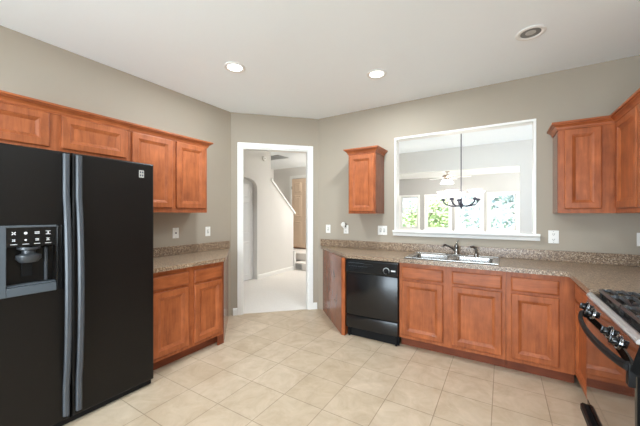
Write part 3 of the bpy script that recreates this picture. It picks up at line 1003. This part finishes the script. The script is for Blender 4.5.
# local: x along the wall (0..91), y into the wall, front at y=0
FW = .912
MB().box(.004, FW - .004, .070, .735, .02, 1.735, .006).build('body', 'fridge', fr)
MB().box(.006, FW - .006, .030, .069, .006, .044, .004).build('base_grille', 'blackm', fr)
for a, b, nm in ((0, .372, 'freezer_door'), (.380, FW, 'refrigerator_door')):
    d = MB()
    if nm == 'freezer_door':
        # leave a hole for the dispenser
        hx0, hx1, hz0, hz1 = .078, .298, .945, 1.175
        ring = lambda i, y: [(a + i, y, .048 + i), (b - i, y, .048 + i), (b - i, y, 1.765 - i), (a + i, y, 1.765 - i)]
        d.loft([ring(0, .066), ring(0, .012), ring(.004, .004), ring(.012, 0)], cap=False)
        inner = [(a + .012, 0, .060), (b - .012, 0, .060), (b - .012, 0, 1.753), (a + .012, 0, 1.753)]
        hole = [(hx0, 0, hz0), (hx1, 0, hz0), (hx1, 0, hz1), (hx0, 0, hz1)]
        back = [(x, .055, z) for x, _, z in hole]
        d.loft([inner, hole, back], cap=False)
        d.bm.faces.new([d.bm.verts.new(p) for p in back])
        bmesh.ops.remove_doubles(d.bm, verts=d.bm.verts, dist=1e-5)
        bmesh.ops.recalc_face_normals(d.bm, faces=d.bm.faces)
    else:
        ring = lambda i, y: [(a + i, y, .048 + i), (b - i, y, .048 + i), (b - i, y, 1.765 - i), (a + i, y, 1.765 - i)]
        d.loft([ring(0, .066), ring(0, .012), ring(.004, .004), ring(.012, 0)])
    dob = d.build(nm, 'fridge', fr)
    # bow handle: straight mounts, bulging middle
    hx = .358 - .012 if nm == 'freezer_door' else .412
    pts = []
    for k in range(25):
        u = k / 24
        z = .085 + u * 1.665
        out = .022 + .036 * max(0, math.sin(math.pi * min(1, max(0, (u - .12) / .70)))) ** .6
        pts.append((out, z))
    hm = MB()
    rings = []
    for out, z in pts:
        hw = .0165
        rings.append([(hx - hw, -out + .016, z), (hx - hw, -out + .004, z), (hx - hw * .5, -out - .004, z), (hx + hw * .5, -out - .004, z), (hx + hw, -out + .004, z), (hx + hw, -out + .016, z)])
    hm.loft(rings)
    hm.box(hx - .012, hx + .012, -.02, -.0005, .09, .15).box(hx - .012, hx + .012, -.02, -.0005, 1.66, 1.74)
    hm.build('door_handle', 'handle', dob, smooth=True)
    if nm == 'freezer_door':
        bz = MB()
        z0, z1, x0, x1 = .895, 1.300, .012, .334
        for (u0, u1, v0, v1) in ((x0, hx0, z0, z1), (hx0, hx1, z0, hz0), (hx0, hx1, 1.288, z1)):
            bz.box(u0, u1, -.014, -.0005, v0, v1, .003)
        dsp = bz.build('dispenser', 'bezel', dob)
        MB().box(hx1 + .0005, x1, -.013, -.0005, z0, z1, .003).build('side_trim', 'black', dsp)
        MB().box(hx0, hx1, -.011, -.0005, hz1 + .002, 1.288).build('control_panel', 'black', dsp)
        for k in range(4):
            cx = hx0 + .03 + k * .05
            for zc, s in ((1.255, .011), (1.215, .008)):
                ic = MB()
                q = (k + int(zc * 100)) % 4
                if q == 0:
                    ic.box(cx - s, cx + s, -.0125, -.0108, zc - s, zc - s + .004).box(cx - s, cx + s, -.0125, -.0108, zc + s - .004, zc + s).box(cx - .003, cx + .003, -.0125, -.0108, zc - s, zc + s)
                elif q == 1:
                    for an in (45, -45):
                        tmp = MB().box(-s, s, -.0125, -.0108, -.0022, .0022).xform(Matrix.Translation((cx, 0, zc)) @ Matrix.Rotation(math.radians(an), 4, 'Y'))
                        me = bpy.data.meshes.new('t'); tmp.bm.to_mesh(me); ic.bm.from_mesh(me); tmp.bm.free(); bpy.data.meshes.remove(me)
                elif q == 2:
                    ic.lathe([(.001, -.0125), (s * .7, -.0125), (s * .7, -.0108)], (cx, 0, zc), axis='y', seg=10)
                else:
                    ic.box(cx - s, cx + s, -.0125, -.0108, zc + .003, zc + .007).box(cx - s, cx + s, -.0125, -.0108, zc - .005, zc - .001)
                ic.build('printed_icon', 'icon', dsp)
            MB().box(cx - .014, cx + .014, -.0125, -.0108, 1.190, 1.193).build('printed_caption', 'icon', dsp)
        MB().box(hx0 + .001, hx1 - .001, -.002, .050, hz0 + .001, hz0 + .010, .003).build('drip_tray', 'bezel', dsp)
        cxm = (hx0 + hx1) / 2 - .012
        MB().lathe([(.050, hz1 - .002), (.050, hz1 - .015), (.030, hz1 - .022), (.030, hz1 - .040), (.056, hz1 - .050), (.056, hz1 - .072), (.040, hz1 - .092), (.022, hz1 - .094)], (cxm, .012, 0), seg=24).build('ice_chute', 'chute', dsp, smooth=True)
        MB().box(cxm - .025, cxm + .025, .040, .050, hz0 + .05, hz1 - .09, .003).build('lever', 'blackm', dsp)
        MB().box(hx1 - .045, hx1 - .030, .030, .048, hz0 + .012, hz1 - .01, .004).build('water_pad', 'handle', dsp)
    else:
        bd = MB().box(.795, .832, -.0025, -.0004, 1.650, 1.705, .001).build('badge', 'sticker', dob)
        g = MB()
        for x, z in ((.800, 1.682), (.816, 1.682), (.800, 1.658), (.816, 1.658)):
            g.box(x, x + .011, -.0034, -.0026, z, z + .016)
        g.build('badge_print', 'bezel', bd)
for x in (.06, FW - .06):
    for y in (.09, .68):
        MB().cyl((x, y, .0205), .020, .03, 'x', 16).build('roller', 'blackm', fr)

# ------------------------------------------------------------------ gas stove (faces left, local x along -Y from its far end, y into the wall)
sv = thing('gas_stove', 'black gas stove with steel front rail and mirror like oven door', 'stove', (.430, 2.358, 0), -R90)
SW = .778
MB().box(0, SW, .035, .670, .02, .865, .004).build('body', 'stoveside', sv)
ov = MB()
ring = lambda i, y: [(.004 + i, y, .268 + i), (SW - .004 - i, y, .268 + i), (SW - .004 - i, y, .748 - i), (.004 + i, y, .748 - i)]
ov.loft([ring(.0005, .0054), ring(.0005, .004), ring(.003, .001), ring(.006, 0)])
ovd = MB().box(.004, SW - .004, .0055, .034, .268, .748, .002).build('oven_door', 'stoveside', sv)
ov.build('glass_front', 'ovenglass', ovd)
hp = []
for k in range(21):
    u = k / 20
    hp.append((.012 + u * (SW - .024), -.018 - .050 * math.sin(math.pi * u) ** .7, .785 - .01))
hm = MB()
rings = []
for x, y, z in hp:
    rings.append([(x, y + .009, z - .015), (x, y - .006, z - .014), (x, y - .012, z), (x, y - .008, z + .012), (x, y + .008, z + .014)])
hm.loft(rings)
hm.box(.006, .040, -.018, .016, .752, .79, .004).box(SW - .040, SW - .006, -.018, .016, .700, .79, .004)
hm.build('oven_handle', 'blackm', ovd, smooth=True)
# sloping control panel
cpp = [(.034, .757), (.000, .757), (-.016, .768), (.010, .868), (.034, .872)]
cpm = MB().loft([[(0, y, z) for y, z in cpp], [(SW, y, z) for y, z in cpp]])
cpo = cpm.build('control_panel', 'ovenglass', sv)
for xa, xb in ((-.003, -.0002), (SW + .0002, SW + .003)):
    MB().loft([[(xa, y, z) for y, z in cpp], [(xb, y, z) for y, z in cpp]]).build('end_cap', 'stoveside', cpo)
tilt = math.atan2(.026, .100)
for x in (.035, .172, .475, .600):
    k = MB()
    k.lathe([(.001, -.026), (.015, -.026), (.018, -.022), (.019, -.010), (.023, -.008), (.023, -.002)], axis='y', seg=24)
    k.box(-.004, .004, -.031, -.020, -.017, .017, .002)
    mt = Matrix.Translation((x, -.0045, .815)) @ Matrix.Rotation(-tilt, 4, 'X')
    kn_ = k.xform(mt).build('knob', 'black', cpo, smooth=True)
    MB().lathe([(.030, -.0045), (.030, -.0005), (.0235, -.0005), (.0235, -.0045)], axis='y', seg=28).xform(mt).build('knob_ring', 'chrome', kn_, smooth=True)
# steel rail along the cooktop front
rl = [(.002, .8735), (.000, .882), (.006, .892), (.022, .899), (.030, .896), (.030, .8735)]
MB().loft([[(-.002, y, z) for y, z in rl], [(SW + .002, y, z) for y, z in rl]]).build('front_rail', 'railsteel', sv)
ctp = MB().box(0, SW, .0305, .665, .8735, .893, .004).build('cooktop', 'black', sv)
for bx in (.20, .56):
    for by in (.20, .48):
        MB().lathe([(.001, .022), (.036, .022), (.040, .018), (.040, .012), (.050, .010), (.054, .001)], (bx, by, .893), seg=24).build('burner', 'iron', ctp, smooth=True)
for g0, g1 in ((.015, .375), (.385, .745)):
    g = MB()
    zb = .928
    y0, y1 = .06, .640
    r_ = .0065

    def bar(p, q, h=.010):
        p, q = Vector(p), Vector(q)
        d = (q - p).normalized()
        n_ = Vector((-d.y, d.x, 0)) * .0062
        g.loft([[e + n_ + Vector((0, 0, -h)), e - n_ + Vector((0, 0, -h)), e - n_ * .7 + Vector((0, 0, .004)), e + n_ * .7 + Vector((0, 0, .004))] for e in (p, q)])
    bar((g0, y0, zb - .006), (g1, y0, zb - .006)); bar((g0, y1, zb - .006), (g1, y1, zb - .006))
    bar((g0, y0, zb - .006), (g0, y1, zb - .006)); bar((g1, y0, zb - .006), (g1, y1, zb - .006))
    bar((g0, .345, zb - .006), (g1, .345, zb - .006))
    cx = (g0 + g1) / 2
    for by in (.20, .485):
        for dx, dy in ((1, 0), (-1, 0), (0, 1), (0, -1)):
            far_ = (g1 - g0) / 2 if dx else .14
            bar((cx + dx * .035, by + dy * .035, zb + .006), (cx + dx * far_, by + dy * far_, zb - .002))
        for dy in (-.105, -.055, .055, .105):
            for sx in (-1, 1):
                bar((cx + sx * .03, by + dy, zb + .008), (cx + sx * .13, by + dy, zb + .008))
                bar((cx + sx * .13, by + dy, zb + .008), (cx + sx * .178, by + dy, zb - .004))
    for x in (g0 + .008, g1 - .008):
        for y in (y0 + .004, .345, y1 - .004):
            g.cyl((x, y, (.8945 + zb - .01) / 2), .007, zb - .01 - .8945, seg=8)
    g.build('grate', 'iron', sv)
# warming drawer with its grip
dr_ = MB().box(.004, SW - .004, .004, .034, .075, .258, .004).build('storage_drawer', 'black', sv)
gp = [(.003, .232), (-.020, .236), (-.030, .226), (-.030, .196), (-.022, .190), (-.018, .215), (.003, .215)]
MB().loft([[(.02, y, z) for y, z in gp], [(SW - .02, y, z) for y, z in gp]]).build('drawer_handle', 'blackm', dr_)
MB().box(.01, SW - .01, .05, .06, .02, .070).build('toe_kick', 'blackm', sv)
MB().box(0, SW, .600, .670, .8935, 1.08, .006).build('back_guard', 'black', sv)
for x in (.04, SW - .04):
    for y in (.09, .62):
        MB().cyl((x, y, .0105), .016, .019, seg=12).build('foot', 'blackm', sv)

# ------------------------------------------------------------------ wall plates


def plate(name, label, cat, loc, rz, w=.072, h=.116, gangs=1, kind='switch', group=None):
    t = thing(name, label, cat, loc, rz, group)
    MB().box(-w / 2, w / 2, -.006, -.0006, -h / 2, h / 2, .0025).build('cover_plate', 'plate', t)
    for g in range(gangs):
        cx = (g - (gangs - 1) / 2) * .046
        if kind == 'switch':
            MB().box(cx - .0155, cx + .0155, -.0105, -.0062, -.033, .033, .002).build('rocker', 'plate', t)
        elif kind == 'toggle':
            MB().box(cx - .012, cx + .012, -.0075, -.0062, -.024, .024).build('toggle_slot', 'sticker', t)
            MB().box(cx - .005, cx + .005, -.020, -.0062, .000, .014, .001).build('toggle', 'plate', t)
        else:
            for z in (-.026, .026):
                s = MB().lathe([(.001, -.0085), (.016, -.0085), (.0175, -.0062)], (cx, 0, z), axis='y', seg=20).build('socket', 'plate', t)
                k = MB()
                k.box(cx - .008, cx - .005, -.0095, -.0086, z - .004, z + .008).box(cx + .005, cx + .008, -.0095, -.0086, z - .004, z + .008)
                k.lathe([(.001, -.0095), (.003, -.0095), (.003, -.0086)], (cx, 0, z - .009), axis='y', seg=8)
                k.build('slot', 'slot', s)
    for z in (h / 2 - .012, -h / 2 + .012):
        MB().cyl((0, -.0066, z), .003, .0012, 'y', 8).build('screw', 'baffle', t)
    return t


plate('phone_jack', 'white single wall plate with dark jack nearer the refrigerator', 'wall plate', (XL, 1.981, 1.157), R90, kind='none').children
pj = [o for o in bpy.data.objects if o.name.startswith('phone_jack')][0]
for o in list(pj.children):
    if o.name.startswith(('socket', 'slot')):
        for c in list(o.children):
            bpy.data.objects.remove(c)
        bpy.data.objects.remove(o)
MB().box(-.008, .008, -.0095, -.0062, -.008, .008, .001).build('jack', 'slot', pj)
plate('light_switch', 'white switch plate on the left wall nearer the hall doorway', 'light switch', (XL, 2.406, 1.155), R90, kind='toggle')
plate('light_switch', 'white switch plate nearest the doorway on the sink wall', 'light switch', (-2.103, YB, 1.163), 0, kind='toggle')
plate('wall_outlet', 'white outlet under the small cabinet with a round night light plugged in', 'outlet', (-1.820, YB, 1.163), 0, kind='outlet')
nl = thing('night_light', 'small round white night light plugged into outlet under the small cabinet', 'night light', (-1.838, YB - .0100, 1.200))
MB().box(-.018, .018, -.030, -.0005, -.02, .018, .006).build('plug_body', 'plate', nl)
MB().lathe([(.001, -.050), (.022, -.048), (.032, -.040), (.034, -.032)], (-.006, 0, .028), axis='y', seg=24).build('light_lens', 'plate', nl, smooth=True)
MB().box(.020, .026, -.034, -.004, -.005, .045, .002).build('sensor', 'slot', nl)
plate('light_switch', 'white double gang switch plate left of the pass-through sill', 'light switch', (-1.303, YB, 1.163), 0, w=.122, gangs=2, kind='toggle')
plate('wall_outlet', 'white outlet just right of the pass-through sill', 'outlet', (.424, YB, 1.147), 0, w=.082, h=.126, kind='outlet')
plate('wall_outlet', 'white wall plate on the sink wall deepest in the right corner, above the worktop', 'outlet', (1.032, YB, 1.147), 0, kind='outlet')

# ------------------------------------------------------------------ recessed ceiling lights


def can(label, x, y, lit=True, power=17):
    t = thing('recessed_light', label, 'ceiling light', (x, y, H), 0, 'recessed lights in the kitchen ceiling')
    MB().lathe([(.070, -.0005), (.096, -.0005), (.098, -.006), (.090, -.011), (.074, -.010), (.066, -.004)], seg=36).build('trim_ring', 'white', t, smooth=True)
    if lit:
        MB().lathe([(.001, -.0060), (.045, -.0055), (.066, -.0035), (.069, -.0008), (.001, -.0006)], seg=32).build('lens', 'canlens', t, smooth=True)
        d = bpy.data.lights.new('recessed_lamp', 'AREA')
        d.shape = 'DISK'
        d.size = .12
        d.energy = power
        d.color = (.83, .93, 1.0)
        o = bpy.data.objects.new('recessed_lamp', d)
        COL.objects.link(o)
        o.parent = t
        o.location = (0, 0, -.014)
    else:
        MB().lathe([(.069, -.0008), (.060, -.003), (.030, -.0015), (.001, -.0012), (.001, -.0006)], seg=32).build('baffle', 'baffle', t, smooth=True)  # flat disc, its grey stands in for the shade inside a recess
        MB().lathe([(.001, -.0040), (.030, -.0035), (.036, -.0012)], seg=24).build('bulb', 'sticker', t, smooth=True)
    return t


can('lit white recessed light in the ceiling, the left one of three', -2.139, 1.946)
can('lit white recessed light in the ceiling above the dishwasher', -1.052, 2.772)
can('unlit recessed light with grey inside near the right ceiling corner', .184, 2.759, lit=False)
for x, y in ((-1.8, -.4), (.2, .85), (-.8, -2.0)):  # lamps out of view, added to brighten the kitchen
    can('added lit recessed light, unseen behind the viewer', x, y, power=17)

# ------------------------------------------------------------------ chandelier and ceiling fan
ch = thing('chandelier', 'dark metal chandelier with upturned white glass shades hanging in the dining room', 'chandelier', (-.525, 4.885, 1.445))
MB().tube([(0, 0, .13), (0, 0, H - 1.445 - .025)], .007, 8).build('rod', 'ironpaint', ch, smooth=True)
MB().lathe([(.060, H - 1.445 - .001), (.058, H - 1.445 - .012), (.03, H - 1.445 - .03), (.008, H - 1.445 - .035)]).build('canopy', 'ironpaint', ch, smooth=True)
MB().lathe([(.001, .0), (.012, .008), (.008, .02), (.030, .045), (.034, .07), (.020, .09), (.014, .14), (.022, .15), (.010, .16)]).build('hub', 'ironpaint', ch, smooth=True)
for k in range(5):
    a = math.radians(31.6 + 72 * k)
    ca, sa = math.cos(a), math.sin(a)
    pr = [(.02, .06), (.08, .045), (.14, .05), (.215, .075), (.245, .105), (.255, .125)]
    ar = MB().tube([(r * ca, r * sa, z) for r, z in pr], .011, 8)
    ar.lathe([(.012, .125), (.030, .135), (.032, .15), (.020, .16), (.018, .17)], (.255 * ca, .255 * sa, 0), seg=16)
    aro = ar.build('arm', 'ironpaint', ch, smooth=True)
    MB().lathe([(.026, .171), (.040, .185), (.062, .225), (.098, .275), (.095, .275), (.058, .228), (.036, .19), (.020, .177)], (.255 * ca, .255 * sa, 0), seg=20).build('glass_shade', 'shade', aro, smooth=True)
    d = bpy.data.lights.new('chandelier_lamp', 'POINT'); d.energy = 1.0; d.shadow_soft_size = .03; d.color = (1, .95, .88)
    lo = bpy.data.objects.new('chandelier_lamp', d); COL.objects.link(lo); lo.parent = ch; lo.location = (.255 * ca, .255 * sa, .30)

fn = thing('ceiling_fan', 'ceiling fan with white blades and lit glass shades in the sunroom', 'ceiling fan', (-1.15, 7.8, 2.10))
MB().tube([(0, 0, .22), (0, 0, .32)], .012, 10).lathe([(.06, .3395), (.055, .315), (.02, .300)]).build('mount', 'fanmotor', fn, smooth=True)
MB().lathe([(.02, .24), (.075, .235), (.105, .215), (.110, .185), (.080, .160), (.040, .155)]).build('motor', 'fanmotor', fn, smooth=True)
for k in range(5):
    a = math.radians(4 + 72 * k)
    b = MB().box(.10, .17, -.02, .02, .166, .172)
    b.prism([(.15, -.045), (.45, -.065), (.52, -.05), (.53, 0), (.52, .05), (.45, .065), (.15, .045)], .172, .179)
    b.xform(Matrix.Rotation(a, 4, 'Z')).build('blade', 'blade', fn)
MB().lathe([(.030, .154), (.045, .14), (.045, .11), (.02, .10)]).build('light_hub', 'fanmotor', fn, smooth=True)
for k in range(4):
    a = math.radians(45 + 90 * k)
    MB().lathe([(.02, .125), (.035, .115), (.055, .075), (.075, .03), (.072, .03), (.048, .075), (.012, .11)], (.095 * math.cos(a), .095 * math.sin(a), 0), seg=18).build('glass_shade', 'shade', fn, smooth=True)
d = bpy.data.lights.new('fan_lamp', 'POINT'); d.energy = 32; d.shadow_soft_size = .08; d.color = (1, .95, .9)
lo = bpy.data.objects.new('fan_lamp', d); COL.objects.link(lo); lo.parent = fn; lo.location = (0, 0, .0)
